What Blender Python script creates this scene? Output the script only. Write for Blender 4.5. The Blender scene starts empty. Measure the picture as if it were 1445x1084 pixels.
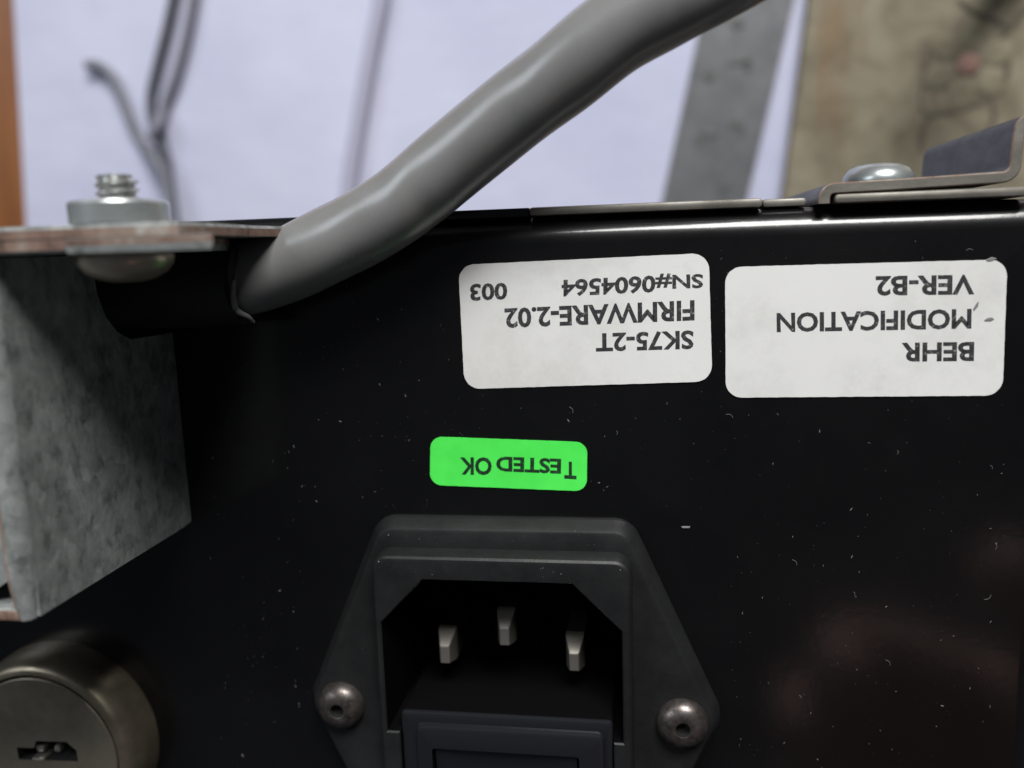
import bpy, bmesh, math, random
from mathutils import Matrix, Vector
random.seed(11)
S = bpy.context.scene
COL = S.collection
# ------------------------------------------------------------------ camera
# All lengths below are millimetres (MM converts).  The device stands on its
# front, so its rear panel faces up; the camera looks down on that panel.
MM = 0.001
HF = 177.0            # height of the rear panel above the table
DC = 92.57            # camera above the rear panel
FPX, CX, CY = 1200.0, 722.5, 542.0
def _norm(v): return Vector(v).normalized()
_dn = _norm((911 - CX, CY - 345, -FPX))
_Z = -_dn
_X = Vector((7622, 63, 1200)).normalized(); _X = (_X - _Z * _X.dot(_Z)).normalized()
_Y = _Z.cross(_X)
ROT = Matrix((_X, _Y, _Z))
cam_d = bpy.data.cameras.new('camera'); cam = bpy.data.objects.new('camera', cam_d); COL.objects.link(cam)
cam.matrix_world = Matrix.Translation((0, 0, (HF + DC) * MM)) @ ROT.to_4x4()
cam_d.sensor_width = 36.0; cam_d.lens = FPX / 1445.0 * 36.0
cam_d.clip_start = 0.005; cam_d.clip_end = 20
cam_d.dof.use_dof = True; cam_d.dof.focus_distance = 0.0915; cam_d.dof.aperture_fstop = cam_d.lens / 2.1
S.camera = cam
def P(u, v, z):
    """photo pixel -> point (mm) on the horizontal plane z (mm above the table)"""
    d = ROT @ Vector(((u - CX) / FPX, (CY - v) / FPX, -1.0))
    t = (HF + DC - z) / -d.z
    return Vector((d.x * t, d.y * t, z))
def F(u, v, h=0.0): return P(u, v, HF + h)
# ------------------------------------------------------------------ light
w = bpy.data.worlds.new('World'); S.world = w; w.use_nodes = True
w.node_tree.nodes['Background'].inputs[0].default_value = (0.80, 0.86, 1.0, 1)
w.node_tree.nodes['Background'].inputs[1].default_value = 0.052
def area(name, loc, target, sx, sy, energy, col):
    l = bpy.data.lights.new(name, 'AREA'); l.shape = 'RECTANGLE'; l.size = sx; l.size_y = sy
    l.energy = energy; l.color = col
    o = bpy.data.objects.new(name, l); COL.objects.link(o); o.location = loc
    o.rotation_euler = (Vector(target) - Vector(loc)).to_track_quat('-Z', 'Y').to_euler()
    return o
area('window_light', (0.19, 0.80, 0.70), (0, 0, 0.17), 0.50, 0.34, 15.5, (1.0, 0.988, 0.97))
area('left_fill', (-0.80, 0.55, 0.88), (-0.05, 0.02, 0.1), 0.5, 0.5, 5.0, (0.86, 0.92, 1.0))  # unseen fill added high at left, clear of the panel's mirror view
vs = S.view_settings; vs.view_transform = 'Standard'; vs.look = 'None'; vs.exposure = 0.0; vs.gamma = 1.0
vs.use_curve_mapping = False
# ------------------------------------------------------------------ materials
def mat(name, col, rough=0.5, metal=0.0, spec=0.5, build=None, coat=0.0):
    m = bpy.data.materials.new(name); m.use_nodes = True
    nt = m.node_tree; b = nt.nodes['Principled BSDF']
    b.inputs['Base Color'].default_value = (*col, 1); b.inputs['Roughness'].default_value = rough
    b.inputs['Metallic'].default_value = metal; b.inputs['Specular IOR Level'].default_value = spec
    b.inputs['Coat Weight'].default_value = coat
    if build: build(N(nt), b)
    return m
class N:
    def __init__(s, nt):
        s.nt = nt; s.tc = nt.nodes.new('ShaderNodeTexCoord').outputs['Object']
    def link(s, a, b): s.nt.links.new(a, b)
    def mapping(s, scale, rot=(0, 0, 0)):
        n = s.nt.nodes.new('ShaderNodeMapping'); n.inputs['Scale'].default_value = scale
        n.inputs['Rotation'].default_value = rot; s.link(s.tc, n.inputs[0]); return n.outputs[0]
    def noise(s, scale, detail=4, rough=0.6, vec=None, dist=0.0, out=0):
        n = s.nt.nodes.new('ShaderNodeTexNoise'); n.inputs['Scale'].default_value = scale
        n.inputs['Detail'].default_value = detail; n.inputs['Roughness'].default_value = rough
        n.inputs['Distortion'].default_value = dist
        s.link(vec or s.tc, n.inputs['Vector']); return n.outputs[out]
    def voro(s, scale, feature='F1', vec=None, out='Distance'):
        n = s.nt.nodes.new('ShaderNodeTexVoronoi'); n.feature = feature; n.inputs['Scale'].default_value = scale
        s.link(vec or s.tc, n.inputs['Vector']); return n.outputs[out]
    def ramp(s, fac, stops):
        n = s.nt.nodes.new('ShaderNodeValToRGB'); e = n.color_ramp.elements
        while len(e) < len(stops): e.new(0.5)
        for k, (p, c) in enumerate(stops):
            e[k].position = p; e[k].color = (*c, 1) if len(c) == 3 else c
        s.link(fac, n.inputs[0]); return n.outputs[0]
    def mix(s, fac, a, b, mode='MIX'):
        n = s.nt.nodes.new('ShaderNodeMix'); n.data_type = 'RGBA'; n.blend_type = mode
        for v, i in ((fac, 0), (a, 6), (b, 7)):
            if hasattr(v, 'default_value') or hasattr(v, 'is_linked'): s.link(v, n.inputs[i])
            else: n.inputs[i].default_value = v if i == 0 else (*v, 1)
        return n.outputs[2]
    def bump(s, height, b, strength=0.2, dist=0.0001):
        n = s.nt.nodes.new('ShaderNodeBump'); n.inputs['Strength'].default_value = strength
        n.inputs['Distance'].default_value = dist
        s.link(height, n.inputs['Height']); s.link(n.outputs[0], b.inputs['Normal'])
def g(v): return (v, v, v)
def f_black(n, b):
    n.link(n.ramp(n.noise(90, 6, 0.65), [(0.3, g(0.28)), (0.75, g(0.40))]), b.inputs['Roughness'])
    b.inputs['Coat Roughness'].default_value = 0.13
    n.bump(n.noise(1100, 2, 0.5), b, 0.09, 0.00008)
    n.link(b.inputs['Normal'].links[0].from_socket, b.inputs['Coat Normal'])
    n.link(n.ramp(n.noise(60, 8, 0.7), [(0.35, (0.0022, 0.0022, 0.0025)), (0.8, (0.0048, 0.0048, 0.0052))]), b.inputs['Base Color'])
def f_galv(n, b):
    v = n.voro(620, vec=n.mix(0.002, n.tc, n.noise(300, 3, out=1), 'ADD'), out='Color')
    streak = n.noise(680, 5, 0.65, vec=n.mapping((1, 0.6, 1)))
    c = n.ramp(streak, [(0.34, (0.12, 0.132, 0.127)), (0.47, (0.235, 0.25, 0.245)), (0.70, (0.33, 0.345, 0.34))])
    c = n.mix(n.ramp(n.noise(90, 3), [(0.45, g(0)), (0.8, g(0.3))]), c, (0.15, 0.18, 0.155))
    sp = n.ramp(v, [(0.0, g(0.75)), (1.0, g(1.15))])
    n.link(n.mix(1.0, c, sp, 'MULTIPLY'), b.inputs['Base Color'])
    n.link(n.ramp(streak, [(0.3, g(0.75)), (0.8, g(0.42))]), b.inputs['Roughness'])
    n.bump(streak, b, 0.25, 0.0002)
def f_cut(n, b):   # sheared steel edge, browned by rust
    k = n.noise(260, 6, 0.75, vec=n.mapping((1, 0.5, 1)))
    c = n.ramp(k, [(0.34, (0.06, 0.036, 0.026)), (0.48, (0.19, 0.118, 0.088)), (0.60, (0.24, 0.185, 0.15)), (0.70, (0.36, 0.34, 0.31))])
    n.link(c, b.inputs['Base Color']); n.bump(k, b, 0.4, 0.0002)
def f_steel(n, b):
    k = n.noise(330, 6, 0.7, vec=n.mapping((0.4, 1, 1)))
    n.link(n.ramp(k, [(0.3, (0.11, 0.10, 0.085)), (0.55, (0.24, 0.225, 0.195)), (0.8, (0.42, 0.40, 0.37))]), b.inputs['Base Color'])
    n.link(n.ramp(k, [(0.3, g(0.55)), (0.8, g(0.3))]), b.inputs['Roughness'])
def f_zinc(n, b):
    k = n.noise(500, 4, 0.6)
    n.link(n.ramp(k, [(0.3, (0.36, 0.40, 0.40)), (0.7, (0.56, 0.59, 0.58))]), b.inputs['Base Color'])
    n.link(n.ramp(k, [(0.3, g(0.40)), (0.7, g(0.24))]), b.inputs['Roughness'])
def f_brass(n, b):
    k = n.noise(160, 6, 0.7)
    n.link(n.ramp(k, [(0.3, (0.16, 0.142, 0.108)), (0.7, (0.23, 0.207, 0.16))]), b.inputs['Base Color'])
    n.link(n.ramp(n.noise(700, 5, 0.7), [(0.3, g(0.5)), (0.7, g(0.32))]), b.inputs['Roughness'])
    n.bump(n.noise(900, 4, 0.7), b, 0.08, 0.0001)
def f_bezel(n, b):
    n.link(n.ramp(n.noise(160, 6, 0.7), [(0.3, (0.17, 0.145, 0.10)), (0.7, (0.29, 0.255, 0.19))]), b.inputs['Base Color'])
    n.link(n.ramp(n.noise(300, 5, 0.7), [(0.3, g(0.5)), (0.7, g(0.3))]), b.inputs['Roughness'])
def f_rivet(n, b):
    k = n.noise(900, 5, 0.75)
    n.link(n.ramp(k, [(0.35, (0.045, 0.039, 0.036)), (0.65, (0.17, 0.15, 0.14))]), b.inputs['Base Color'])
    n.link(n.ramp(k, [(0.3, g(0.5)), (0.7, g(0.28))]), b.inputs['Roughness']); n.bump(k, b, 0.2, 0.0001)
def f_plastic(n, b):
    k = n.noise(1800, 3, 0.6)
    n.bump(k, b, 0.22, 0.00008)
    n.link(n.ramp(n.noise(120, 8, 0.75), [(0.35, (0.0075, 0.0078, 0.0082)), (0.75, (0.016, 0.0166, 0.0172))]), b.inputs['Base Color'])
    n.link(n.ramp(n.noise(200, 5), [(0.3, g(0.40)), (0.75, g(0.6))]), b.inputs['Roughness'])
def f_cable(n, b):
    k = n.noise(150, 6, 0.7)
    n.link(n.ramp(k, [(0.3, (0.155, 0.156, 0.152)), (0.75, (0.19, 0.191, 0.186))]), b.inputs['Base Color'])
    n.link(n.ramp(n.noise(60, 5, 0.6), [(0.3, g(0.24)), (0.75, g(0.36))]), b.inputs['Roughness'])
    n.bump(n.noise(1500, 3), b, 0.08, 0.0001)
    b.inputs['Coat Roughness'].default_value = 0.28
def f_label(n, b):
    k = n.noise(70, 7, 0.75); st = n.noise(900, 2, 0.5, vec=n.mapping((1, 0.08, 1)))
    c = n.ramp(k, [(0.3, (0.60, 0.595, 0.57)), (0.5, (0.70, 0.695, 0.675)), (0.75, (0.73, 0.725, 0.70))])
    c = n.mix(n.ramp(n.noise(230, 6, 0.8), [(0.58, g(0)), (0.80, g(0.5))]), c, (0.52, 0.50, 0.46))
    n.link(c, b.inputs['Base Color']); n.bump(st, b, 0.10, 0.00005)
def f_green(n, b):
    n.link(n.ramp(n.noise(200, 4), [(0.3, (0.07, 0.78, 0.085)), (0.7, (0.09, 0.90, 0.11))]), b.inputs['Base Color'])
def f_ink(n, b):
    k = n.noise(2600, 3, 0.7)
    n.link(n.ramp(k, [(0.40, (0.018, 0.018, 0.02)), (0.60, (0.04, 0.04, 0.042)), (0.70, (0.27, 0.27, 0.26))]), b.inputs['Base Color'])
def f_inkg(n, b):
    k = n.noise(1700, 3, 0.7)
    n.link(n.ramp(k, [(0.5, (0.004, 0.025, 0.008)), (0.68, (0.01, 0.09, 0.02))]), b.inputs['Base Color'])
def f_paper(n, b):
    n.link(n.ramp(n.noise(9, 4, 0.6), [(0.3, (0.42, 0.435, 0.58)), (0.7, (0.56, 0.565, 0.69))]), b.inputs['Base Color'])  # soft blotches put uneven light into the sheet's colour
    n.bump(n.noise(14, 4, 0.6), b, 0.4, 0.004)
def f_wood(n, b):
    k = n.noise(26, 7, 0.65, vec=n.mapping((9, 0.7, 1)), dist=1.2)
    n.link(n.ramp(k, [(0.3, (0.14, 0.046, 0.010)), (0.55, (0.22, 0.078, 0.018)), (0.75, (0.28, 0.105, 0.03))]), b.inputs['Base Color'])
    n.bump(k, b, 0.15, 0.0006)
def f_ruler(n, b):
    k = n.noise(120, 6, 0.7)
    n.link(n.ramp(k, [(0.3, (0.125, 0.13, 0.134)), (0.7, (0.205, 0.21, 0.215))]), b.inputs['Base Color'])
def f_board(n, b):
    warp = n.mix(0.03, n.tc, n.noise(35, 3, out=1), 'ADD')
    k = n.noise(55, 7, 0.7, dist=0.6)
    c = n.ramp(k, [(0.28, (0.085, 0.068, 0.042)), (0.48, (0.19, 0.166, 0.112)), (0.7, (0.27, 0.243, 0.175))])
    st = n.noise(60, 4, 0.6, vec=n.mapping((1, 0.16, 1)))
    c = n.mix(n.ramp(st, [(0.54, g(0)), (0.66, g(0.6))]), c, (0.16, 0.085, 0.03))
    c = n.mix(n.ramp(n.noise(33, 3, 0.5), [(0.64, g(0)), (0.76, g(0.55))]), c, (0.36, 0.20, 0.15))
    n.link(c, b.inputs['Base Color']); n.bump(k, b, 0.3, 0.001)
M = {
 'black': mat('black_paint', g(0.006), 0.3, spec=0.22, build=f_black, coat=0.7),
 'galv': mat('galvanised_steel', g(0.3), 0.5, 0.25, build=f_galv),
 'cut': mat('rusty_cut_edge', g(0.2), 0.75, 0.1, build=f_cut),
 'bolt': mat('bright_zinc', (0.55, 0.56, 0.54), 0.30, 0.9),
 'steel': mat('dull_steel', g(0.4), 0.4, 0.45, build=f_steel),
 'zinc': mat('zinc_plate', g(0.6), 0.35, 0.7, build=f_zinc),
 'brass': mat('tarnished_nickel', g(0.2), 0.4, 0.5, build=f_brass),
 'bezel': mat('worn_nickel', g(0.2), 0.4, 0.75, build=f_bezel),
 'plastic': mat('inlet_plastic', g(0.025), 0.5, spec=0.35, build=f_plastic),
 'rocker': mat('switch_plastic', (0.0095, 0.0102, 0.0130), 0.32, build=lambda n, b: n.bump(n.noise(1800, 3), b, 0.15, 0.00008)),
 'recess_shade': mat('shaded_plastic', (0.0025, 0.0025, 0.0027), 0.8, spec=0.03),  # recess shade put into the colour: near-black copy of the inlet plastic
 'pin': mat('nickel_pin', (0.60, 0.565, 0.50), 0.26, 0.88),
 'pin_shade': mat('shaded_pin', (0.10, 0.09, 0.078), 0.45, 0.9),
 'rivet': mat('aged_screw', (0.20, 0.165, 0.15), 0.42, 0.8, build=f_rivet),
 'head': mat('tan_zinc', (0.52, 0.46, 0.36), 0.3, 0.6),  # tan metal for the bolt head, warmer than the nut
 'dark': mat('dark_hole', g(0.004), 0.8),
 'cable': mat('grey_pvc', g(0.23), 0.42, build=f_cable, coat=0.35),
 'sleeve': mat('black_shrink', g(0.008), 0.55),
 'torn': mat('torn_shrink', g(0.15), 0.6),
 'lip': mat('sleeve_lip', g(0.045), 0.5),
 'label': mat('label_paper', g(0.8), 0.42, spec=0.4, build=f_label),
 'green': mat('green_paper', (0.06, 0.85, 0.09), 0.42, build=f_green),
 'ink': mat('black_print', g(0.03), 0.6, build=f_ink),
 'inkg': mat('stamp_print', g(0.01), 0.6, build=f_inkg),
 'paper': mat('white_paper', g(0.7), 0.7, spec=0.3, build=f_paper),
 'wood': mat('orange_wood', g(0.2), 0.45, build=f_wood),
 'ruler': mat('satin_steel', g(0.2), 0.42, 0.5, build=f_ruler),
 'clipm': mat('dark_steel', g(0.1), 0.45, 0.45, build=lambda n, b: n.link(n.ramp(n.noise(260, 6, 0.75, vec=n.mapping((1, 1, 0.4))), [(0.35, (0.035, 0.036, 0.037)), (0.7, (0.115, 0.117, 0.12))]), b.inputs['Base Color'])),
 'etch': mat('etched_mark', g(0.085), 0.6),
 'board': mat('stained_board', g(0.2), 0.75, build=f_board),
 'petal': mat('petal_paint', (0.21, 0.19, 0.13), 0.75, build=lambda n, b: n.link(n.ramp(n.noise(130, 6, 0.7), [(0.3, (0.12, 0.10, 0.06)), (0.7, (0.25, 0.225, 0.155))]), b.inputs['Base Color'])),
 'pink': mat('pink_paint', (0.30, 0.175, 0.14), 0.75),
 'bline': mat('board_line', (0.075, 0.063, 0.045), 0.8),
 'wire': mat('grey_wire', (0.085, 0.09, 0.11), 0.6),
 'wire3': mat('mid_grey_wire', (0.16, 0.165, 0.19), 0.6),
 'shadow_streak': mat('soft_shadow_grey', (0.38, 0.38, 0.48), 0.8),
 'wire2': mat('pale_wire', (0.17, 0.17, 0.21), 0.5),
 'dust': mat('dust', g(0.18), 0.9),
 'rubber': mat('rubber', g(0.01), 0.6),
}
# ------------------------------------------------------------------ mesh helpers (vertices in mm, world)
def finish(name, bm, material, parent=None, smooth=30, label=None):
    bmesh.ops.remove_doubles(bm, verts=bm.verts, dist=1e-4)
    bmesh.ops.recalc_face_normals(bm, faces=bm.faces)
    bmesh.ops.scale(bm, vec=(MM, MM, MM), verts=bm.verts)
    me = bpy.data.meshes.new(name); bm.to_mesh(me); bm.free()
    ms = material if isinstance(material, (list, tuple)) else [material]
    for m in ms: me.materials.append(M[m])
    if smooth is not None:
        for p in me.polygons: p.use_smooth = True
        me.set_sharp_from_angle(angle=math.radians(smooth))
    o = bpy.data.objects.new(name, me); COL.objects.link(o)
    if parent is not None:
        o.parent = parent
        pm = Matrix.Translation(parent.location) if parent.type == 'EMPTY' else Matrix()
        o.matrix_parent_inverse = pm.inverted()
    if label: o['label'] = label
    return o
def thing(name, loc, label, cat, group=None):
    o = bpy.data.objects.new(name, None); COL.objects.link(o)
    o.location = Vector(loc) * MM; o.empty_display_size = 0.02
    o['label'] = label; o['category'] = cat
    if group: o['group'] = group
    return o
def tag(o, label, cat, group=None):
    o['label'] = label; o['category'] = cat
    if group: o['group'] = group
def loop(bm, pts): return [bm.verts.new(p) for p in pts]
def bridge(bm, a, b, mi=0):
    n = len(a)
    for i in range(n):
        f = bm.faces.new((a[i], a[(i + 1) % n], b[(i + 1) % n], b[i])); f.material_index = mi
def cap(bm, a, mi=0):
    f = bm.faces.new(a); f.material_index = mi; return f
def fillhole(bm, loops, mi=0):
    edges = []
    for l in loops:
        for i in range(len(l)):
            e = bm.edges.get((l[i], l[(i + 1) % len(l)])) or bm.edges.new((l[i], l[(i + 1) % len(l)]))
            edges.append(e)
    r = bmesh.ops.triangle_fill(bm, edges=edges, use_beauty=True)
    for f in r['geom']:
        if isinstance(f, bmesh.types.BMFace): f.material_index = mi
def rrect(x0, x1, y0, y1, r, seg=6):
    pts = []
    for cx, cy, a0 in ((x1 - r, y1 - r, 0), (x0 + r, y1 - r, 90), (x0 + r, y0 + r, 180), (x1 - r, y0 + r, 270)):
        for k in range(seg + 1):
            a = math.radians(a0 + 90 * k / seg); pts.append((cx + r * math.cos(a), cy + r * math.sin(a)))
    return pts
def roundpoly(corners, seg=6):
    """corners: (x, y, r) counter-clockwise, each corner rounded by r"""
    out = []; n = len(corners)
    for i in range(n):
        p = Vector(corners[i][:2]); r = corners[i][2]
        a = (Vector(corners[i - 1][:2]) - p).normalized(); b = (Vector(corners[(i + 1) % n][:2]) - p).normalized()
        if r <= 0: out.append(tuple(p)); continue
        ang = a.angle(b); d = r / math.tan(ang / 2)
        c = p + (a + b).normalized() * (r / math.sin(ang / 2))
        s = p + a * d - c; e = p + b * d - c
        a0 = math.atan2(s.y, s.x); a1 = math.atan2(e.y, e.x)
        da = (a1 - a0 + math.pi) % (2 * math.pi) - math.pi
        for k in range(seg + 1):
            t = a0 + da * k / seg; out.append((c.x + r * math.cos(t), c.y + r * math.sin(t)))
    return out
def inset(pts, d):
    """move a counter-clockwise outline inwards by d"""
    n = len(pts); res = []
    for i in range(n):
        p0, p1, p2 = Vector(pts[i - 1]), Vector(pts[i]), Vector(pts[(i + 1) % n])
        e1 = (p1 - p0); e2 = (p2 - p1)
        if e1.length < 1e-6: e1 = e2
        if e2.length < 1e-6: e2 = e1
        n1 = Vector((-e1.y, e1.x)).normalized(); n2 = Vector((-e2.y, e2.x)).normalized()
        nn = (n1 + n2).normalized(); c = max(0.35, nn.dot(n1))
        q = p1 + nn * (d / c); res.append((q.x, q.y))
    return res
def at(pts, h): return [(x, y, HF + h) for x, y in pts]
def box(bm, x0, x1, y0, y1, z0, z1, bev=0.0, mi=0):
    c = bmesh.ops.create_cube(bm, size=1.0)['verts']
    bmesh.ops.scale(bm, vec=(x1 - x0, y1 - y0, z1 - z0), verts=c)
    bmesh.ops.translate(bm, vec=((x0 + x1) / 2, (y0 + y1) / 2, (z0 + z1) / 2), verts=c)
    fs = {f for v in c for f in v.link_faces}
    for f in fs: f.material_index = mi
    if bev > 0:
        es = list({e for v in c for e in v.link_edges})
        bmesh.ops.bevel(bm, geom=es, offset=bev, segments=2, profile=0.5, affect='EDGES')
def catmull(pts, per=8):
    out = []
    q = [pts[0] * 2 - pts[1]] + list(pts) + [pts[-1] * 2 - pts[-2]]
    for i in range(1, len(q) - 2):
        a, b, c, d = q[i - 1], q[i], q[i + 1], q[i + 2]
        for k in range(per):
            t = k / per
            out.append(0.5 * ((2 * b) + (c - a) * t + (2 * a - 5 * b + 4 * c - d) * t * t + (3 * b - a - 3 * c + d) * t ** 3))
    out.append(pts[-1].copy()); return out
def tube(bm, path, rad, seg=20, caps=True, shape=None):
    prev = None; up = Vector((0, 0, 1)); rings = []
    for i, p in enumerate(path):
        t = (path[min(i + 1, len(path) - 1)] - path[max(i - 1, 0)]).normalized()
        if prev is None:
            side = t.cross(up)
            if side.length < 1e-3: side = t.cross(Vector((0, 1, 0)))
            side.normalize()
        else:
            side = (prev - t * prev.dot(t)).normalized()
        prev = side; nn = side.cross(t).normalized()
        r = rad(i / (len(path) - 1)) if callable(rad) else rad
        ring = []
        for k in range(seg):
            a = 2 * math.pi * k / seg
            rr = r * (shape(i / (len(path) - 1), a) if shape else 1)
            ring.append(bm.verts.new(p + side * math.cos(a) * rr + nn * math.sin(a) * rr))
        if rings: bridge(bm, rings[-1], ring)
        rings.append(ring)
    if caps: cap(bm, rings[0][::-1]); cap(bm, rings[-1])
    return rings
def lathe(bm, center, axis, prof, seg=40, mi=0, capend=True):
    """prof: list of (radius, height along axis)"""
    ax = Vector(axis).normalized(); s = ax.orthogonal().normalized(); t = ax.cross(s)
    c = Vector(center); last = None
    for r, h in prof:
        if r <= 1e-6: ring = [bm.verts.new(c + ax * h)]
        else: ring = [bm.verts.new(c + ax * h + (s * math.cos(2 * math.pi * k / seg) + t * math.sin(2 * math.pi * k / seg)) * r) for k in range(seg)]
        if last is not None:
            if len(ring) == 1 or len(last) == 1:
                big, one = (last, ring[0]) if len(ring) == 1 else (ring, last[0])
                for k in range(seg): bm.faces.new((big[k], big[(k + 1) % seg], one)).material_index = mi
            else: bridge(bm, last, ring, mi)
        last = ring
    if capend and len(last) > 1: cap(bm, last, mi)
# ------------------------------------------------------------------ table
bm = bmesh.new(); box(bm, -420, 430, -330, 400, -28, 0, 2.0)
table = finish('table_top', bm, 'wood'); table['kind'] = 'structure'
# ------------------------------------------------------------------ the device
ENC = thing('equipment_enclosure', (-37, -54, 0.0), 'black painted metal equipment case with power inlet, stickers and key lock on its rear panel', 'equipment case')
XL, XR, YB, YT = -118.0, 42.2, -112.0, 3.35
# case: rounded box with the inlet opening cut into the rear panel
bm = bmesh.new()
hole = rrect(-30.5, -2.3, -72, -34.6, 0.8, 3)
R = 3.0; base = rrect(XL, XR, YB, YT, R, 8)
lv = [(0.0, -HF + 0.0)]
prev = loop(bm, at(base, -HF)); cap(bm, prev[::-1])
for k in range(0, 9):
    a = math.radians(90 * k / 8); d = R * (1 - math.cos(a))
    pts = inset(base, 0) if k == 0 else rrect(XL + d, XR - d, YB + d, YT - d, max(R - d, 0.02), 8)
    l = loop(bm, at(pts, -R + R * math.sin(a))); bridge(bm, prev, l); prev = l
hl = loop(bm, at(hole, 0)); fillhole(bm, [prev, hl])
hl2 = loop(bm, at(hole, -1.2)); bridge(bm, hl, hl2)
case = finish('case', bm, 'black', ENC, 40)
# cover sheet lying against the case, its cut edge seen from behind
bm = bmesh.new()
box(bm, -118, -12.5, 3.42, 4.36, 2, HF - 1.0, 0.12)
finish('cover_sheet', bm, ['black'], ENC, 30, 'black painted stretch of the thin cover sheet edge')
bm = bmesh.new()
box(bm, -12.4, 12.0, 3.42, 4.36, 2, HF - 0.3, 0.32)
finish('cover_sheet', bm, ['steel'], ENC, 30, 'bare grey brown edge of the thin cover sheet')
bm = bmesh.new()
box(bm, 12.2, 16.6, 3.42, 4.28, 2, HF - 1.6, 0.3)
finish('cover_sheet', bm, ['steel'], ENC, 30)
# right: Z-shaped clip over a loose plate
bm = bmesh.new()
box(bm, 18.95, 37.6, 3.45, 4.42, HF - 30, HF + 0.75, 0.38)
finish('backing_plate', bm, 'steel', ENC, 30, 'bright steel plate edge under the clip bracket')
def strip(path, t):
    """offset outline of a bent strip; path = centre line (x, y)"""
    n = len(path); L = []; Rr = []
    for i in range(n):
        a = Vector(path[max(i - 1, 0)]); b = Vector(path[min(i + 1, n - 1)])
        d = (b - a).normalized(); nn = Vector((-d.y, d.x)) * t / 2; p = Vector(path[i])
        L.append(p + nn); Rr.append(p - nn)
    return L + Rr[::-1]
def arc(cx, cy, r, a0, a1, n=6):
    return [(cx + r * math.cos(math.radians(a0 + (a1 - a0) * k / n)), cy + r * math.sin(math.radians(a0 + (a1 - a0) * k / n))) for k in range(n + 1)]
cl = [(17.95, 3.5)] + arc(18.95, 3.98, 1.0, 180, 90) + [(26, 5.12)] + arc(34.6, 6.55, 1.2, -86, 0) + [(35.9, 9.2)] + arc(36.9, 9.8, 0.9, 180, 100) + [(40.5, 11.0)]
ol = strip(cl, 1.1)
bm = bmesh.new()
z0, z1 = HF - 27, HF + 0.5
a = loop(bm, [(p.x, p.y, z0) for p in ol]); b = loop(bm, [(p.x, p.y, z1) for p in ol])
bridge(bm, a, b, 0)
oi = strip(cl, 0.84); ci = loop(bm, [(p.x, p.y, z1 + 0.12) for p in oi]); bridge(bm, b, ci, 1); 
n = len(ci) // 2
for i in range(n - 1): bm.faces.new((ci[i], ci[i + 1], ci[2 * n - 2 - i], ci[2 * n - 1 - i])).material_index = 2
for i in range(n - 1): bm.faces.new((a[i], a[i + 1], a[2 * n - 2 - i], a[2 * n - 1 - i]))
clip = finish('clip_bracket', bm, ['clipm', 'cut', 'steel'], ENC, 40, 'bent steel clip bracket with brown rusty edges at the case corner')
bm = bmesh.new()
c = (26.2, 5.6, HF - 12)
lathe(bm, c, (0, 1, 0), [(3.75, -0.1), (3.9, 0.5), (3.75, 1.25), (3.2, 2.0), (2.3, 2.4), (1.35, 2.55), (1.2, 2.0), (0, 1.9)], 36)
finish('pan_head_screw', bm, 'zinc', clip, 40, 'shiny pan head screw on the clip bracket')
# left: galvanised bracket standing up from the rear panel
BR_X = -55.0
nt = [(0.2, -8.4), (8.5, -8.3), (10.7, -7.3), (12.4, -5.6), (13.4, -3.2), (13.6, -0.8), (13.6, 0.7)]   # (h, y) edge of the cable notch
outl = [(0.05, -31.5)] + [(h, y) for h, y in nt] + [(26.6, 0.7), (26.6, -31.8), (2, -31.7)]
bm = bmesh.new()
w0 = loop(bm, [(BR_X, y, HF + h) for h, y in outl]); w1 = loop(bm, [(BR_X - 1.0, y, HF + h) for h, y in outl])
bridge(bm, w0, w1, 0); fillhole(bm, [w0]); fillhole(bm, [w1])
brk = finish('mounting_bracket', bm, ['galv', 'cut'], ENC, 30, 'mottled galvanised steel bracket standing beside the cable entry')
bm = bmesh.new()        # rolled edge of the wall with its rusty sheared lip
sec = [(BR_X, 26.62)] + [(BR_X - 1.3 + 1.3 * math.cos(math.radians(a)), 26.62 + 1.4 * math.sin(math.radians(a))) for a in (20, 40, 60, 80, 90)] + [(BR_X - 1.45, 28.02), (BR_X - 1.85, 27.9), (BR_X - 1.85, 27.0), (BR_X - 1.0, 26.62)]
prev = None
for k in range(17):
    t = k / 16; y = 0.72 - 32.6 * t; q = 0.0 if k < 15 else (0.25 if k == 15 else 0.7)
    l = loop(bm, [(BR_X - .9 + (x - BR_X + .9) * (1 - q * .6), y + 0.05 * math.sin(k * 2.3), HF + 26.62 + (h - 26.62) * (1 - q * .5)) for x, h in sec])
    if prev:
        bridge(bm, prev, l)
    else: cap(bm, l[::-1])
    prev = l
cap(bm, prev)
bm.normal_update()
for f in bm.faces:
    if f.calc_center_median().x < BR_X - 1.4: f.material_index = 1
finish('rolled_edge', bm, ['galv', 'cut'], brk, 50)
bm = bmesh.new()        # bracket face turned to the camera, left of the wall
fr = roundpoly([(-90, -31, 1), (-62, -31, 3), (-58.2, -28.6, 1.5), (-57.0, -26.0, 0.3), (-57.0, 0.6, 0.1), (-90, 0.6, 0.1)], 4)
a = loop(bm, at(fr, 25.0)); b = loop(bm, at(fr, 26.0)); bridge(bm, a, b); cap(bm, b); cap(bm, a[::-1])
finish('bracket_face', bm, 'galv', brk, 30)
bm = bmesh.new()
box(bm, -90, -56.02, -32.0, -31.1, HF + 1, HF + 27.4, 0.15)
for f in bm.faces:
    if f.calc_center_median().z > HF + 27.2: f.material_index = 1
finish('bracket_lip', bm, ['galv', 'cut'], brk, 30)
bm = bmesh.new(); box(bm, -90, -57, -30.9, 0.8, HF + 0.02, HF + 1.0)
finish('bracket_foot', bm, 'dark', brk, 30)
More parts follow.
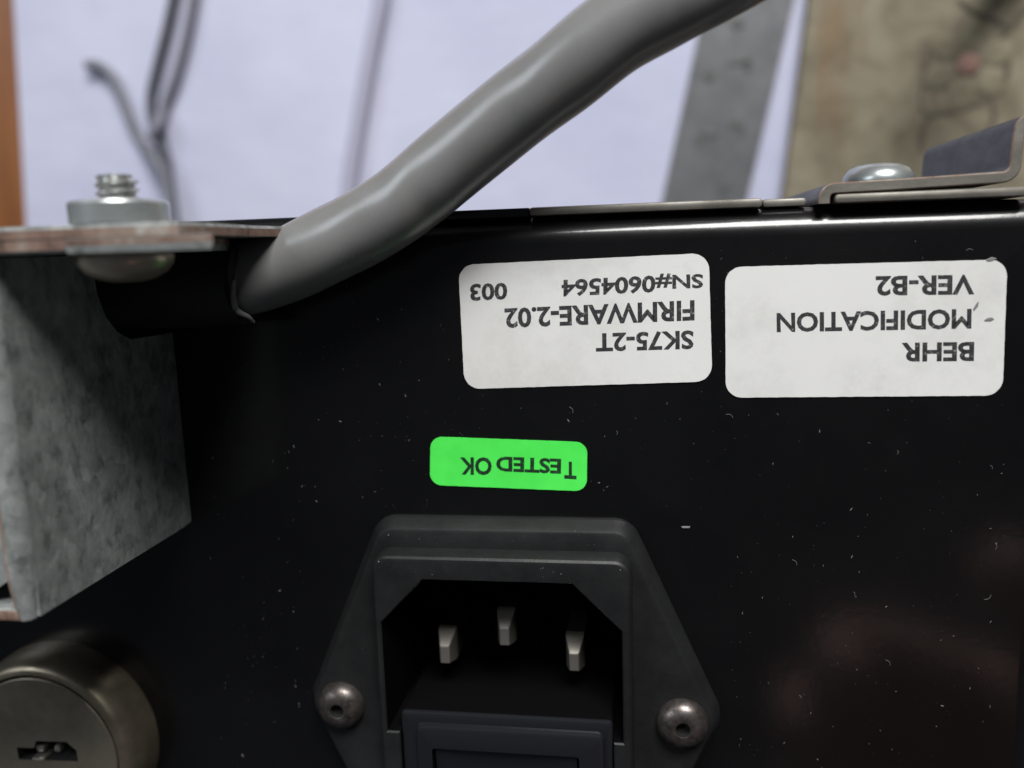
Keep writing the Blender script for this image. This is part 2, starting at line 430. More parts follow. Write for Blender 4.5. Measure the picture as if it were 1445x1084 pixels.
# flange layers joined by the bolt
def plate(name, outline_xh, y0, y1, mats, label=None, bl=0.18, bt=0.18):
    bm = bmesh.new()
    pts = outline_xh
    lo = loop(bm, [(x, y0, HF + h) for x, h in inset(pts, 0.15)]); l1 = loop(bm, [(x, y0 + bl, HF + h) for x, h in pts])
    l2 = loop(bm, [(x, y1 - bt, HF + h) for x, h in pts]); hi = loop(bm, [(x, y1, HF + h) for x, h in inset(pts, 0.15)])
    bridge(bm, lo, l1, 2); bridge(bm, l1, l2, 1); bridge(bm, l2, hi, 0)
    cap(bm, lo, 0); cap(bm, hi, 0)
    return finish(name, bm, mats, ENC, 25, label)
up = [(-95, -2.0), (-37.5, -2.0), (-36.9, 4.8), (-38.2, 12.0), (-37.3, 27.6), (-47.0, 28.3), (-95, 28.3)]
plate('cover_tab', up, 2.02, 3.12, ['galv', 'cut', 'galv'], 'steel cover tab with brown rusty edge clamped by the bolt', 0.06, 0.3)
lowp = [(-46.9, 1.5), (-45.0, 2.0), (-38.4, 21.0), (-34.0, 28.4), (-36, 28.6), (-46.9, 28.7)]
plate('bracket_flange', lowp, 0.78, 1.98, ['galv', 'cut', 'galv'], 'lower steel flange with brown sheared edge above the bolt head', 0.6, 0.05)
lowl = [(-95, 1.5), (-47.1, 1.5), (-47.1, 28.28), (-95, 28.28)]
plate('bracket_flange', lowl, 0.90, 1.99, ['galv', 'cut', 'galv'], None, 0.22, 0.03)
# bolt, nut
bc = Vector((-45.0, 0, HF + 23.5))
bm = bmesh.new()
lathe(bm, (bc.x + 0.1, 0.76, bc.z), (0, -1, 0), [(3.95, 0.0), (4.05, 0.35), (3.9, 1.0), (3.3, 1.7), (2.3, 2.25), (1.2, 2.5), (0, 2.55)], 40, 1)
# threaded end: helix
turns, seg, rr, dep = 5.2, 28, 1.76, 0.42
rings = []
steps = int(turns * seg)
y0, y1 = 3.2, 7.35
pitch = 0.72
prof = [(0.0, 1.0), (0.25, 0.62), (0.5, 0.0), (0.75, 0.62)]
ny = 64
for i in range(ny + 1):
    y = y0 + (y1 - y0) * i / ny; ring = []
    for k in range(seg):
        a = 2 * math.pi * k / seg
        ph = ((y - y0) / pitch + k / seg) % 1.0
        tri = abs(ph * 2 - 1)
        r = rr - dep * (1 - tri) + 0.05
        if y > y1 - 0.35: r -= (y - (y1 - 0.35)) * 0.7
        ring.append(bm.verts.new((bc.x + r * math.cos(a), y, bc.z + r * math.sin(a))))
    if rings: bridge(bm, rings[-1], ring)
    rings.append(ring)
cap(bm, rings[-1]); cap(bm, rings[0][::-1])
finish('bolt', bm, ['bolt', 'head'], brk, 35, 'zinc plated bolt with its threaded end above the nut')
bm = bmesh.new()
lathe(bm, (bc.x, 0, bc.z), (0, 1, 0), [(1.5, 3.14), (3.85, 3.14), (4.05, 3.3), (4.08, 4.9), (3.95, 5.12), (3.6, 5.2), (2.2, 5.22), (1.9, 5.0), (1.4, 5.0)], 48, capend=False)
finish('nut', bm, 'zinc', brk, 20, 'low zinc plated collar nut on the bolt')
bm = bmesh.new()
lathe(bm, (-50.6, 3.1, HF + 15), (0, 1, 0), [(2.6, 0), (2.6, 1.0), (2.2, 1.7), (1.2, 2.1), (0, 2.2)], 24)
finish('rubber_foot', bm, 'rubber', brk, 40)
# ------------------------------------------------------------------ power inlet
ix, iy = -16.35, -53.1
er = 4.3
def ear(sx):
    return [(ix + sx * (20 + er * math.cos(math.radians(a))), iy + er * math.sin(math.radians(a))) for a in ([-32, -24, -16, -8, 0, 8, 16, 24, 32] if sx > 0 else [32, 24, 16, 8, 0, -8, -16, -24, -32])]
def crn(cx, cy, r, a0, a1, n=7): return [(cx + r * math.cos(math.radians(a0 + (a1 - a0) * k / n)), cy + r * math.sin(math.radians(a0 + (a1 - a0) * k / n))) for k in range(n + 1)]
hw, hh, cr = 15.6, 22.9, 3.0
flange = ear(1) + crn(ix + hw - cr, iy + hh - cr, cr, 28, 90) + crn(ix - hw + cr, iy + hh - cr, cr, 90, 152) + ear(-1) + crn(ix - hw + cr, iy - hh + cr, cr, 208, 270) + crn(ix + hw - cr, iy - hh + cr, cr, 270, 332)
bxo = rrect(ix - 14.55, ix + 14.6, iy - 19.7, iy + 19.75, 1.9, 6)
opening = [(-24.9, -36.15), (-30.0, -41.45), (-30.0, -54.7), (-28.5, -54.7), (-28.5, -71.0), (-3.95, -71.0), (-3.95, -54.6), (-2.88, -54.6), (-2.88, -41.45), (-8.2, -36.15)]
bm = bmesh.new()
ls = [loop(bm, at(flange, 0.02))]
for d, h in ((0.0, 0.7), (0.12, 1.0), (0.75, 2.25), (0.95, 2.5), (1.2, 2.6)):
    l = loop(bm, at(inset(flange, d), h)); bridge(bm, ls[-1], l); ls.append(l)
b0 = loop(bm, at(inset(bxo, -0.06), 2.6)); fillhole(bm, [ls[-1], b0])
last = b0
for d, h in ((-0.03, 2.75), (0.05, 4.5), (0.16, 4.85), (0.4, 5.08), (0.75, 5.15)):
    l = loop(bm, at(inset(bxo, d), h)); bridge(bm, last, l); last = l
o0 = loop(bm, at(inset(opening, -0.15), 5.15)); fillhole(bm, [last, o0])
o1 = loop(bm, at(opening, 4.95)); bridge(bm, o0, o1)
o2 = loop(bm, at(inset(opening, 0.25), -9.0)); bridge(bm, o1, o2); 
fillhole(bm, [o2])
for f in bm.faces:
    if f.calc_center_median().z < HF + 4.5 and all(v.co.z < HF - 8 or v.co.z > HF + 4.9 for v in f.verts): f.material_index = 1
inlet = finish('power_inlet', bm, ['plastic', 'recess_shade'], ENC, 28, 'black plastic mains power inlet with three pins')
for k, (px_, py_) in enumerate(((-24.2, -47.2), (-16.85, -44.6), (-8.65, -47.45))):
    bm = bmesh.new()
    hx, hy = 1.1, 2.05
    ls = []
    for sx, ya, yb, h in ((hx, -hy, hy, -9.2), (hx, -hy, hy, -2.9), (hx * .98, -hy * .96, hy * .93, -2.2), (hx * .5, -hy * .84, hy * .2, -0.5)):
        l = loop(bm, at([(px_ - sx, py_ + ya), (px_ + sx, py_ + ya), (px_ + sx, py_ + yb), (px_ - sx, py_ + yb)], h))
        if ls: bridge(bm, ls[-1], l)
        ls.append(l)
    cap(bm, ls[-1]); cap(bm, ls[0][::-1])
    bmesh.ops.bevel(bm, geom=bm.edges[:], offset=0.07, segments=1, affect='EDGES')
    for f in bm.faces:                 # bright metal at the tip; shade put into the shaft as darker metal
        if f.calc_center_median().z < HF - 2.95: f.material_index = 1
    finish('pin', bm, ['pin', 'pin_shade'], inlet, 20)
for sx, lb in ((-1, None), (1, None)):
    bm = bmesh.new()
    c = (ix + 20.0 * sx, iy, HF + 2.6)
    lathe(bm, c, (0, 0, 1), [(2.9, 0.0), (2.9, 0.25), (2.75, 0.75), (2.3, 1.3), (1.6, 1.65), (0.95, 1.78), (0.82, 1.7), (0.78, 0.9), (0, 0.8)], 32)
    for f in bm.faces:
        m = f.calc_center_median()
        if math.hypot(m.x - c[0], m.y - c[1]) < 0.8: f.material_index = 1
    finish('socket_screw', bm, ['rivet', 'dark'], inlet, 50)
# rocker switch module in the lower half of the inlet
bm = bmesh.new()
mo = rrect(-28.42, -4.02, -70.9, -52.25, 0.5, 3)
ls = [loop(bm, at(mo, -10.9))]
for d, h in ((0, 4.35), (0.12, 4.62), (0.4, 4.75)):
    l = loop(bm, at(inset(mo, d), h)); bridge(bm, ls[-1], l); ls.append(l)
be = rrect(-26.6, -4.9, -69.5, -53.5, 0.9, 4)
q = loop(bm, at(be, 4.75)); fillhole(bm, [ls[-1], q]); last = q
for d, h in ((0.05, 5.1), (0.2, 5.42), (0.5, 5.55)):
    l = loop(bm, at(inset(be, d), h)); bridge(bm, last, l); last = l
ro = rrect(-24.7, -7.8, -67.5, -56.3, 0.3, 2)
q = loop(bm, at(ro, 5.5)); fillhole(bm, [last, q]); q2 = loop(bm, at(ro, 1.0)); bridge(bm, q, q2); cap(bm, q2)
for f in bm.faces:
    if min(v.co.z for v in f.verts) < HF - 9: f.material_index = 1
finish('switch_frame', bm, ['rocker', 'recess_shade'], inlet, 28, 'blue black frame of the rocker switch')
bm = bmesh.new()
nx, ny = 12, 10
grid = []
for j in range(ny + 1):
    y = -56.62 - 10.5 * j / ny; row = []
    for i in range(nx + 1):
        x = -24.4 + 16.3 * i / nx; u = (i / nx) * 2 - 1; t = j / ny
        z = HF + 4.6 + 1.1 * (t - 0.5) ** 2 * 4 * 0.45 - 0.55 * (1 - u * u) * (0.4 + 0.6 * t)
        row.append(bm.verts.new((x, y, z)))
    grid.append(row)
for j in range(ny):
    for i in range(nx): bm.faces.new((grid[j][i], grid[j][i + 1], grid[j + 1][i + 1], grid[j + 1][i]))
rim = [grid[0][i] for i in range(nx + 1)] + [grid[j][nx] for j in range(1, ny + 1)] + [grid[ny][i] for i in range(nx - 1, -1, -1)] + [grid[j][0] for j in range(ny - 1, 0, -1)]
lo = loop(bm, [(v.co.x, v.co.y, HF + 1.05) for v in rim]); bridge(bm, rim, lo); cap(bm, lo)
finish('rocker', bm, 'rocker', inlet, 35)
# ------------------------------------------------------------------ key lock
LH = 5.6
_c = F(57, 1067, LH); lc = Vector((_c.x, _c.y, HF)); RC = (F(163, 1067, LH) - _c).length
RB = F(209, 1030, 2.0).x - lc.x
bm = bmesh.new()
lathe(bm, lc, (0, 0, 1), [(RB + .05, 0.02), (RB + .05, 0.9)] + [(RC + .6 + (RB - RC - .6) * math.cos(math.radians(a)) ** 0.8, 1.2 + (LH - 1.25) * math.sin(math.radians(a))) for a in (0, 12, 25, 38, 50, 62, 74, 84)] + [(RC + .42, LH), (RC + .32, LH - .12), (RC + .3, LH - 1.0), (RC + .02, LH - 1.0)], 64, capend=False)
lock = finish('key_lock', bm, 'bezel', ENC, 40, 'round tarnished key lock barrel')
bm = bmesh.new()
core = [(lc.x + RC * math.cos(2 * math.pi * k / 64), lc.y + RC * math.sin(2 * math.pi * k / 64)) for k in range(64)]
slot = [(-3.0, -0.9), (3.1, -0.9), (3.1, 0.2), (2.2, 1.0), (-0.9, 1.0), (-1.2, 0.3), (-3.0, 0.3)]
ca, sa = math.cos(math.radians(2)), math.sin(math.radians(2))
slot = [(lc.x + 0.9 + 1.35 * (x * ca - y * sa), lc.y + 0.7 + 1.35 * (x * sa + y * ca)) for x, y in slot]
a0 = loop(bm, at(core, 1)); a1 = loop(bm, at(core, LH - .15)); a2 = loop(bm, at(inset(core, 0.15), LH))
bridge(bm, a0, a1); bridge(bm, a1, a2)
s0 = loop(bm, at(slot, LH)); fillhole(bm, [a2, s0]); s1 = loop(bm, at(slot, LH - 2.8)); bridge(bm, s0, s1, 1); cap(bm, s1, 1)
core_o = finish('lock_core', bm, ['brass', 'dark'], lock, 30, 'lock core with a dark key slot')
for x, y, sx, sy in ((-0.9, 0.05, 0.55, 0.4), (1.5, 0.1, 0.4, 0.45), (-1.0, -1.2, 0.9, 0.2)):
    bm = bmesh.new(); cx_, cy_ = lc.x + 0.6 + x, lc.y + 0.7 + y
    box(bm, cx_ - sx, cx_ + sx, cy_ - sy, cy_ + sy, HF + LH - 2.75, HF + LH - (.4 if y > -1 else -.03), 0.2)
    finish('tumbler', bm, 'pin', lock, 30)
# ------------------------------------------------------------------ stickers
def sticker(corners_px, r, m, label):
    c = [F(u, v) for u, v in corners_px]            # tl, tr, br, bl
    pts = roundpoly([(p.x, p.y, r) for p in (c[1], c[0], c[3], c[2])], 8)
    bm = bmesh.new()
    dens = []
    for i in range(len(pts)):                        # resample so the outline can be slightly ragged
        p, q = Vector(pts[i]), Vector(pts[(i + 1) % len(pts)])
        n = max(1, int((q - p).length / 0.5))
        for k in range(n): dens.append(p.lerp(q, k / n))
    dens = [(p.x + random.uniform(-.016, .016), p.y + random.uniform(-.016, .016)) for p in dens]
    a = loop(bm, at(dens, 0.01)); b = loop(bm, at(dens, 0.14)); bridge(bm, a, b); cap(bm, b); cap(bm, a[::-1])
    return finish('sticker', bm, m, ENC, 30, label)
def lettering(txt, o_px, sc, st, en, tp, parent, m='ink', bold=0.031, h=0.152):
    cu = bpy.data.curves.new('lettering', 'FONT'); cu.body = txt; cu.size = 1.0
    cu.resolution_u = 3; cu.fill_mode = 'FRONT'
    tmp = bpy.data.objects.new('tmp', cu); COL.objects.link(tmp)
    dg = bpy.context.evaluated_depsgraph_get(); me = bpy.data.meshes.new_from_object(tmp.evaluated_get(dg))
    bpy.data.objects.remove(tmp); bpy.data.curves.remove(cu)
    b2 = bmesh.new(); b2.from_mesh(me); bmesh.ops.remove_doubles(b2, verts=b2.verts, dist=1e-5)
    mv = {}
    for e in b2.edges:                      # thicken the strokes: push outline vertices outwards
        if len(e.link_faces) != 1: continue
        a, b = e.verts; t = b.co - a.co; nn = Vector((t.y, -t.x, 0))
        if nn.length < 1e-9: continue
        nn.normalize()
        if nn.dot(e.link_faces[0].calc_center_median() - a.co) > 0: nn = -nn
        for v in (a, b): mv.setdefault(v, []).append(nn)
    for v, ns in mv.items():
        q = sum(ns, Vector()); 
        if q.length < 1e-6: continue
        q.normalize(); v.co += q * bold / max(0.6, q.dot(ns[0]))
    b2.to_mesh(me); b2.free()
    xs = [v.co.x for v in me.vertices]; x0, x1 = min(xs), max(xs)
    capsz = 0.729
    f = lambda p: F(o_px[0] + p[0] / sc, o_px[1] + p[1] / sc, h)
    A, B, C = f(st), f(en), f(tp)
    for v in me.vertices:
        u = (v.co.x - x0) / (x1 - x0); t = v.co.y / capsz
        q = A + (B - A) * u + (C - A) * t
        v.co = Vector((q.x, q.y, HF + h)) * MM
    me.name = 'lettering'; me.materials.append(M[m])
    o = bpy.data.objects.new('lettering', me); COL.objects.link(o); o.parent = parent
    return o
s1 = sticker([(647, 374), (1000, 357), (1005, 538), (656, 549)], 1.75, 'label', 'white serial number sticker printed SK75-2T FIRMWARE-2.02')
oc, k = (630, 340), 3.705
lettering('SN#', oc, k, (1342, 176), (1092, 183), (1342, 248), s1)
lettering('0604564', oc, k, (1094, 184), (602, 208), (1092, 270), s1)
lettering('003', oc, k, (318, 222), (123, 230), (318, 308), s1)
lettering('FIRMWARE-2.02', oc, k, (1297, 314), (303, 358), (1297, 418), s1)
lettering('SK75-2T', oc, k, (1292, 472), (780, 488), (1292, 567), s1)
s2 = sticker([(1023, 377), (1421, 366), (1414, 558), (1024, 561)], 1.7, 'label', 'white sticker printed BEHR MODIFICATION VER-B2')
oc, k = (1010, 350), 3.322
lettering('VER-B2', oc, k, (1214, 129), (750, 136), (1212, 220), s2)
lettering('MODIFICATION', oc, k, (1200, 289), (285, 309), (1198, 380), s2)
lettering('BEHR', oc, k, (1212, 444), (872, 448), (1210, 532), s2)
s3 = sticker([(608, 616), (829, 624), (828, 693), (607, 684)], 1.35, 'green', 'small bright green sticker stamped TESTED OK')
oc, k = (590, 600), 5.558
lettering('T', oc, k, (1242, 296), (1146, 290), (1242, 428), s3, 'inkg', 0.035)
lettering('ESTED', oc, k, (1122, 270), (612, 250), (1120, 384), s3, 'inkg', 0.035)
lettering('OK', oc, k, (578, 260), (328, 258), (578, 394), s3, 'inkg', 0.035)
# chipped spots on the second sticker
for (u, v, l_, w_, a_) in ((1377, 433, 1.1, 0.35, 60), (1396, 451, 1.0, 0.45, 20), (1399, 366, 1.0, 0.4, 10)):
    bm = bmesh.new(); p = F(u, v, 0.15); n = 9; pts = []
    for i in range(n):
        a = 2 * math.pi * i / n; rx = l_ / 2 * random.uniform(.7, 1.2) * math.cos(a); ry = w_ / 2 * random.uniform(.6, 1.3) * math.sin(a)
        c_, s_ = math.cos(math.radians(a_)), math.sin(math.radians(a_)); pts.append((p.x + rx * c_ - ry * s_, p.y + rx * s_ + ry * c_))
    a = loop(bm, at(pts, 0.135)); b = loop(bm, at(inset(pts, 0.06), 0.20)); bridge(bm, a, b); cap(bm, b)
    finish('scuff', bm, 'dust', s2, 30)
# ------------------------------------------------------------------ dust and lint on the rear panel
bm = bmesh.new()
def keep(x, y):
    return not (-41 < x < 9 and -77 < y < -29.5) and not (math.hypot(x - lc.x, y - lc.y) < RB + 1) and x > -54.5 or False
n = 0
while n < 620:
    x = random.uniform(-54, 37); y = random.uniform(-76, -0.5)
    if not keep(x, y): continue
    n += 1
    big = random.random() ** 5
    L = 0.06 + 0.45 * big; W = 0.035 + 0.10 * big * random.random(); a = random.uniform(0, math.pi) if random.random() < .4 else random.gauss(math.pi / 2, .4)
    dx, dy = math.cos(a), math.sin(a)
    if random.random() < 0.12 and L > .1:              # bent fibre
        pts = [Vector((x, y, HF + .03)), Vector((x + dx * L, y + dy * L, HF + .06)), Vector((x + dx * L * 1.6 - dy * L * .7, y + dy * L * 1.6 + dx * L * .7, HF + .03))]
        tube(bm, catmull(pts, 3), 0.018, 4)
    else:
        q = [(x + dx * L / 2, y + dy * L / 2), (x - dy * W / 2, y + dx * W / 2), (x - dx * L / 2, y - dy * L / 2), (x + dy * W / 2, y - dx * W / 2)]
        lo = loop(bm, at(q, 0.005)); hi = loop(bm, at(inset(q, W * .2), 0.03 + W * .3)); bridge(bm, lo, hi); cap(bm, hi)
p = F(968, 744); q = [(p.x + (.62 if i % 3 else .42) * math.cos(i * .5712) * random.uniform(.8, 1.1), p.y + .2 * math.sin(i * .5712) * random.uniform(.5, 1.4)) for i in range(11)]
lo = loop(bm, at(q, 0.005)); hi = loop(bm, at(inset(q, .06), .16)); bridge(bm, lo, hi); cap(bm, hi)
# along the upper edges of the inlet
for i in range(45):
    u = random.random(); x = ix + random.uniform(-20, 20)
    y = iy + 22.4 - random.random() * 22; h = 2.65
    if abs(x - ix) < 15.4:
        y = iy + random.uniform(20.0, 22.2)
        if random.random() < .5: y = iy + random.uniform(17.6, 19.0); h = 5.17
    elif abs(x - ix) > 15.4 + (22.9 - (y - iy)) * .25: continue
    L = 0.04 + 0.12 * random.random() ** 3
    q = rrect(x - L / 2, x + L / 2, y - L / 2, y + L / 2, L * .3, 2)
    lo = loop(bm, at(q, h)); hi = loop(bm, at(inset(q, L * .2), h + L * .4)); bridge(bm, lo, hi); cap(bm, hi)
d = finish('dust', bm, 'dust', ENC, 30); d['kind'] = 'stuff'
# ------------------------------------------------------------------ grey cable with black sleeve
CAB = thing('grey_cable', (-42, -2.3, HF), 'thick grey round cable rising from a black sleeve at the bracket', 'cable')
mid = [(300, 396, 5.4), (348, 393, 5.4), (400, 376, 5.2), (455, 351, 4.9), (505, 325, 4.6), (555, 296, 4.5), (590, 268, 4.5), (625, 240, 4.6), (702, 175, 5.0), (750, 139, 5.4), (795, 104, 5.8), (865, 49, 6.2), (935, 8, 6.4), (1010, -30, 6.4)]
path = [F(u, v, h) for u, v, h in mid]
e = path[-1]
path += [e + Vector((12, 6, -2)), e + Vector((30, 14, -14)), e + Vector((52, 24, -50)), e + Vector((66, 34, -110)), e + Vector((82, 44, -158)), Vector((e.x + 110, e.y + 58, 4.2)), Vector((e.x + 160, e.y + 80, 4.2)), Vector((e.x + 230, e.y + 95, 4.2))]
cp = catmull(path, 10)
def crad(t):
    return 3.98
def cshape(t, a):
    q = t * 480.0                        # mm along the cable
    return 1 + 0.007 * math.cos(2 * a - q * 0.075) + 0.011 * math.cos(3 * a - q * 0.14 + 1) + 0.004 * math.sin(q * .21 + 1.3) * math.cos(a - 1.0)
bm = bmesh.new(); tube(bm, cp, crad, 40, True, cshape)
finish('cable_jacket', bm, 'cable', CAB, 60)
bm = bmesh.new()
sp = [Vector((-64, -2.5, HF + 5.5)), Vector((-56, -2.6, HF + 5.4)), Vector((-50, -2.6, HF + 5.4)), F(320, 396, 5.4), F(347, 394, 5.4)]
sc_ = catmull(sp, 8)
rings = tube(bm, sc_, lambda t: 4.75 + 0.22 * t, 40, False)
inn = []
for i, v in enumerate(rings[-1]):      # ragged cut end
    v.co += Vector((random.uniform(-.10, .15), 0, 0))
c_end = sum((v.co for v in rings[-1]), Vector()) / 40
inner = [bm.verts.new(c_end + (v.co - c_end) * 0.82) for v in rings[-1]]; bridge(bm, rings[-1], inner)
inner2 = [bm.verts.new(v.co + Vector((-3, 0, 0))) for v in inner]; bridge(bm, inner, inner2)
finish('cable_sleeve', bm, 'sleeve', CAB, 50, 'black shrink sleeve round the cable end')
bm = bmesh.new()
tp = [F(326, 428, 9.0), F(336, 440, 8.6), F(350, 447, 8.0), F(358, 455, 7.0)]
tube(bm, catmull(tp, 5), lambda t: 0.42 - 0.25 * t, 8)
tp = [F(330, 395, 10.6), F(329, 418, 9.9), F(331, 434, 9.0)]
tube(bm, catmull(tp, 5), lambda t: 0.18 + 0.2 * t, 8)
finish('torn_edge', bm, 'torn', CAB, 50)
bm = bmesh.new(); tp = [F(346, 336, 5.0), F(336, 356, 8.0), F(331, 380, 9.6), F(329, 400, 10.2), F(328, 424, 9.6)]
tube(bm, catmull(tp, 5), lambda t: 0.2 + 0.12 * math.sin(t * 9), 8)
finish('sleeve_lip', bm, 'lip', CAB, 50)
# ------------------------------------------------------------------ things lying on the table behind the device
TP = lambda u, v, z=0.0: P(u, v, z)
# white sheet of paper with a shallow fold
bm = bmesh.new()
L0, L1 = TP(20, 0), TP(38, 320)
nx, ny = 240, 30
rows = []
dirx = (L0 - L1).normalized()
for j in range(ny + 1):
    row = []
    for i in range(nx + 1):
        base = L1 + dirx * (-20 + 300 * j / ny)
        x = base.x + 420 * i / nx; y = base.y
        cx_ = -95.3 + (y - 18) * 0.26
        z = 0.35 + 0.8 * math.exp(-((x - cx_ + 60) / 25) ** 2) * (0.5 + 0.5 * math.sin(y * .03))
        row.append(bm.verts.new((x, y, z)))
    rows.append(row)
for j in range(ny):
    for i in range(nx): bm.faces.new((rows[j][i], rows[j][i + 1], rows[j + 1][i + 1], rows[j + 1][i]))
ext = bmesh.ops.extrude_face_region(bm, geom=bm.faces[:])
bmesh.ops.translate(bm, vec=(0, 0, -0.2), verts=[v for v in ext['geom'] if isinstance(v, bmesh.types.BMVert)])
paper = finish('paper_sheet', bm, 'paper', None, 60)
tag(paper, 'large pale bluish white paper sheet spread on the wooden table', 'paper')
# steel ruler
A0, A1, B0, B1 = TP(985, 50, .8), TP(935, 280, .8), TP(1108, 0, .8), TP(1050, 280, .8)
dr = (A0 - A1).normalized(); nr = Vector((dr.y, -dr.x, 0)); wd = 24.6
RUL = thing('steel_ruler', (A1.x, A1.y, 0.4), 'grey steel ruler lying on the white paper beside the stained board', 'ruler')
bm = bmesh.new()
s_ = A1 - dr * 42; e_ = A1 + dr * 130
pts = [(s_.x, s_.y), ((s_ + nr * wd).x, (s_ + nr * wd).y), ((e_ + nr * wd).x, (e_ + nr * wd).y), (e_.x, e_.y)]
a = loop(bm, [(x, y, 0.45) for x, y in pts]); b = loop(bm, [(x, y, 1.35) for x, y in pts]); bridge(bm, a, b); cap(bm, b); cap(bm, a[::-1])
finish('blade', bm, 'ruler', RUL, 30)
random.seed(5)
for u, v, rx, ry in ((1041, 34, 2.2, 2.2), (1000, 105, 1.9, 2.6), (1040, 88, 3.4, 1.6), (1055, 92, 1.5, 2.4), (1000, 190, 3.0, 1.6), (986, 197, 1.6, 2.0), (1046, 180, 1.6, 2.6), (1035, 175, 1.8, 1.8), (1024, 262, 1.5, 2.6)):
    bm = bmesh.new(); p = TP(u, v, 1.36)
    pts = [(p.x + rx * math.cos(2 * math.pi * i / 10) * random.uniform(.7, 1.15), p.y + ry * math.sin(2 * math.pi * i / 10) * random.uniform(.7, 1.15)) for i in range(10)]
    a = loop(bm, [(x, y, 1.36) for x, y in pts]); b = loop(bm, [(x, y, 1.40) for x, y in inset(pts, .1)]); bridge(bm, a, b); cap(bm, b)
    finish('etched_mark', bm, 'etch', RUL, 30)
# stained board
C0, C1 = TP(1142, 0, 6.0), TP(1108, 260, 6.0)
dd = (C0 - C1).normalized(); nd = Vector((dd.y, -dd.x, 0))
s_ = C1 - dd * 14; e_ = C1 + dd * 170
BRD = thing('stained_board', (C1.x + 40, C1.y + 40, 0.4), 'olive tan stained board with dark curved lines lying beside the ruler', 'board')
bm = bmesh.new()
ol = roundpoly([(s_.x, s_.y, 1), ((s_ + nd * 130).x, (s_ + nd * 130).y, 3), ((e_ + nd * 130).x, (e_ + nd * 130).y, 3), (e_.x, e_.y, 1)], 3)
ls = []
for d_, z in ((0, 0.45), (0, 5.4), (0.5, 6.0)):
    l = loop(bm, [(x, y, z) for x, y in inset(ol, d_)])
    if ls: bridge(bm, ls[-1], l)
    ls.append(l)
cap(bm, ls[-1]); cap(bm, ls[0][::-1])
finish('board_slab', bm, 'board', BRD, 30)
for pts, r_ in (([(1352, 0), (1375, 18), (1405, 30), (1428, 38), (1440, 20), (1470, 5)], 0.75),
            ([(1425, 40), (1412, 60), (1422, 90), (1416, 118), (1398, 135), (1372, 150), (1340, 158), (1312, 165), (1302, 185), (1300, 215)], 0.75),
            ([(1398, 135), (1402, 165), (1392, 190)], 0.6), ([(1312, 165), (1300, 150), (1303, 110), (1312, 70)], 0.35)):
    bm = bmesh.new(); tube(bm, catmull([TP(u, v, 6.1) for u, v in pts], 5), r_, 6)
    for v in bm.verts: v.co.z = 6.0 + (v.co.z - 6.1) * 0.25 + 0.1
    finish('painted_line', bm, 'bline', BRD, 60)
# flower decoration on the board
fc = TP(1366, 92, 6.0)
for k_ in range(6):
    bm = bmesh.new(); a_ = math.radians(20 + 60 * k_)
    cx_, cy_ = fc.x + 7.2 * math.cos(a_), fc.y + 7.2 * math.sin(a_)
    pr = []
    for r_, z_ in ((1.0, 5.9), (1.0, 6.25), (0.8, 6.6), (0.45, 6.75)):
        l = loop(bm, [(cx_ + r_ * (5.2 * math.cos(t_) * math.cos(a_) - 3.6 * math.sin(t_) * math.sin(a_)), cy_ + r_ * (5.2 * math.cos(t_) * math.sin(a_) + 3.6 * math.sin(t_) * math.cos(a_)), z_) for t_ in [2 * math.pi * i / 14 for i in range(14)]])
        if pr: bridge(bm, pr[-1], l)
        pr.append(l)
    cap(bm, pr[-1]); cap(bm, pr[0][::-1]); finish('petal', bm, 'petal', BRD, 60)
bm = bmesh.new(); lathe(bm, (fc.x, fc.y, 5.9), (0, 0, 1), [(3.2, 0), (3.2, 0.7), (2.2, 1.3), (0, 1.5)], 16); finish('flower_centre', bm, 'pink', BRD, 60)
# thin wires, and a shadow streak built the same way
def wire(pts, r, m, label, grp=None):
    bm = bmesh.new(); tube(bm, catmull([P(u, v, z) for u, v, z in pts], 8), r, 12)
    o = finish('wire_or_streak', bm, m, None, 60); tag(o, label, 'wire', grp); return o
wire([(262, -70, 3), (248, -15, 3), (236, 40, 3), (222, 95, 3), (213, 140, 3), (218, 178, 3), (232, 215, 3), (242, 280, 3), (246, 345, 3)], 1.7, 'wire', 'dark grey thin wire lying across the white paper')
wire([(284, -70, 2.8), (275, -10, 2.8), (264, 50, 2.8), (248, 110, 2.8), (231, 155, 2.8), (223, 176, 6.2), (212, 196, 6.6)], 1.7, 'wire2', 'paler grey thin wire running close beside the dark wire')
wire([(122, 92, 3.2), (138, 92, 3.2), (156, 106, 3), (170, 132, 3), (184, 168, 3), (200, 200, 3), (219, 226, 6.6), (236, 262, 6.4), (246, 330, 6.4)], 1.5, 'wire3', 'short grey wire with a curled free end on the paper')
wire([(545, -60, 2.9), (538, 0, 2.9), (524, 70, 2.9), (510, 150, 2.9), (497, 230, 2.9), (488, 300, 2.9), (480, 360, 2.9)], 2.5, 'shadow_streak', 'pale grey straight streak standing in for a soft shadow on the paper between the wires and the ruler')  # low tube added to stand in for a soft shadow streak
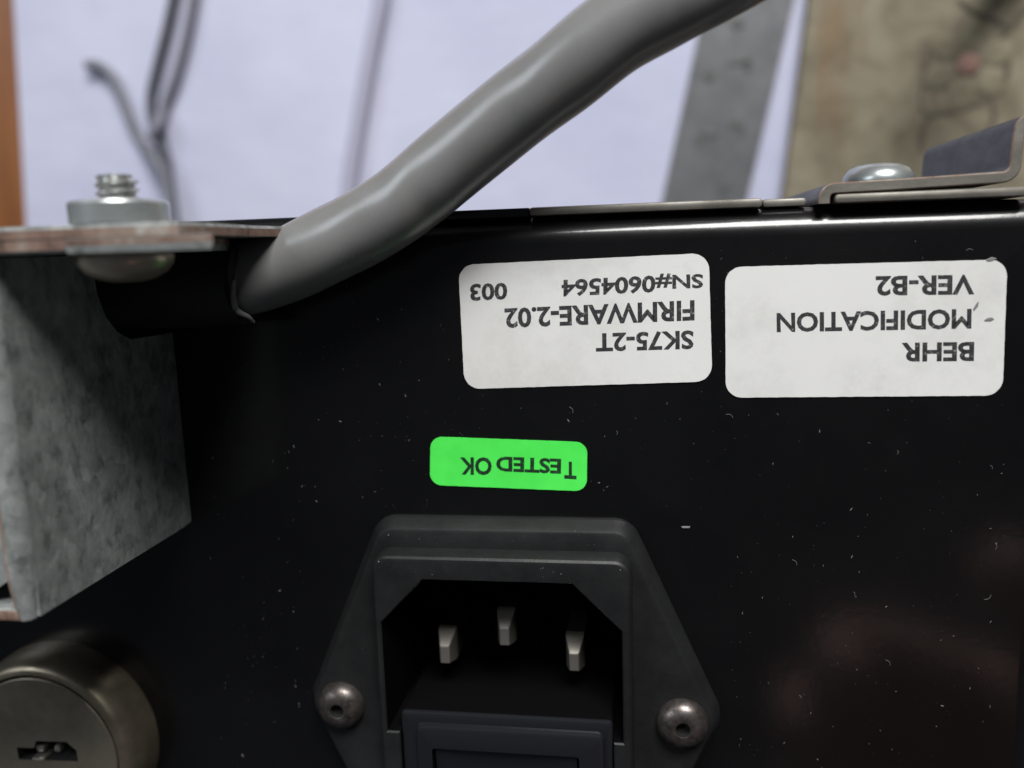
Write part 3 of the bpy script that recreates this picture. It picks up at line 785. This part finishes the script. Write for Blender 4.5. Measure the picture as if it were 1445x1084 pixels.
# ------------------------------------------------------------------ the photographer's hand, seen only as a reflection in the gloss paint
def skin_mesh(name, joints, links, material):
    me = bpy.data.meshes.new(name); me.from_pydata([Vector(p) * MM for p, r in joints], links, [])
    o = bpy.data.objects.new(name, me); COL.objects.link(o)
    md = o.modifiers.new('skin', 'SKIN'); md.use_smooth_shade = True
    for i, (p, r) in enumerate(joints):
        me.skin_vertices[0].data[i].radius = (r * MM, r * MM)
    me.skin_vertices[0].data[0].use_root = True
    sd = o.modifiers.new('sub', 'SUBSURF'); sd.levels = 2; sd.render_levels = 2
    dg = bpy.context.evaluated_depsgraph_get(); res = bpy.data.meshes.new_from_object(o.evaluated_get(dg))
    o.modifiers.clear(); o.data = res; bpy.data.meshes.remove(me)
    res.name = name; res.materials.clear(); res.materials.append(material)
    return o
def V(u, v, up):                          # point whose mirror image in the panel shows at photo pixel (u, v)
    p = P(u, v, HF - up); return Vector((p.x, p.y, HF + up))
skin = mat('skin', (0.58, 0.36, 0.30), 0.5)
pc = V(1570, 1135, 115)
wr = pc + Vector((48, -52, 18)); el = wr + Vector((120, -190, 60))
J = [(pc, 24), (wr, 23), (el, 38)]; LK = [(0, 1), (1, 2)]
def finger(base, tips, r):
    last = 0; 
    for k, p in enumerate([base] + tips):
        J.append((p, r * (1 - .08 * k))); LK.append((last, len(J) - 1)); last = len(J) - 1
for n_, (kx, ky, kz, lx) in enumerate(((-18, 26, 8, 1.0), (-24, 10, 10, 1.1), (-26, -8, 10, 1.02), (-24, -26, 8, 0.8))):
    b_ = pc + Vector((kx, ky, kz))
    finger(b_, [b_ + Vector((-30 * lx, 8, 2)), b_ + Vector((-44 * lx, 12, -14)), b_ + Vector((-40 * lx, 13, -30))], 9.5 if n_ < 3 else 8)
b_ = pc + Vector((2, 30, -8)); finger(b_, [b_ + Vector((-14, 26, -10)), b_ + Vector((-32, 38, -12))], 11)
hand = skin_mesh('person', J, LK, skin)
tag(hand, 'bare hand of the photographer mirrored faintly in the glossy black panel', 'hand')
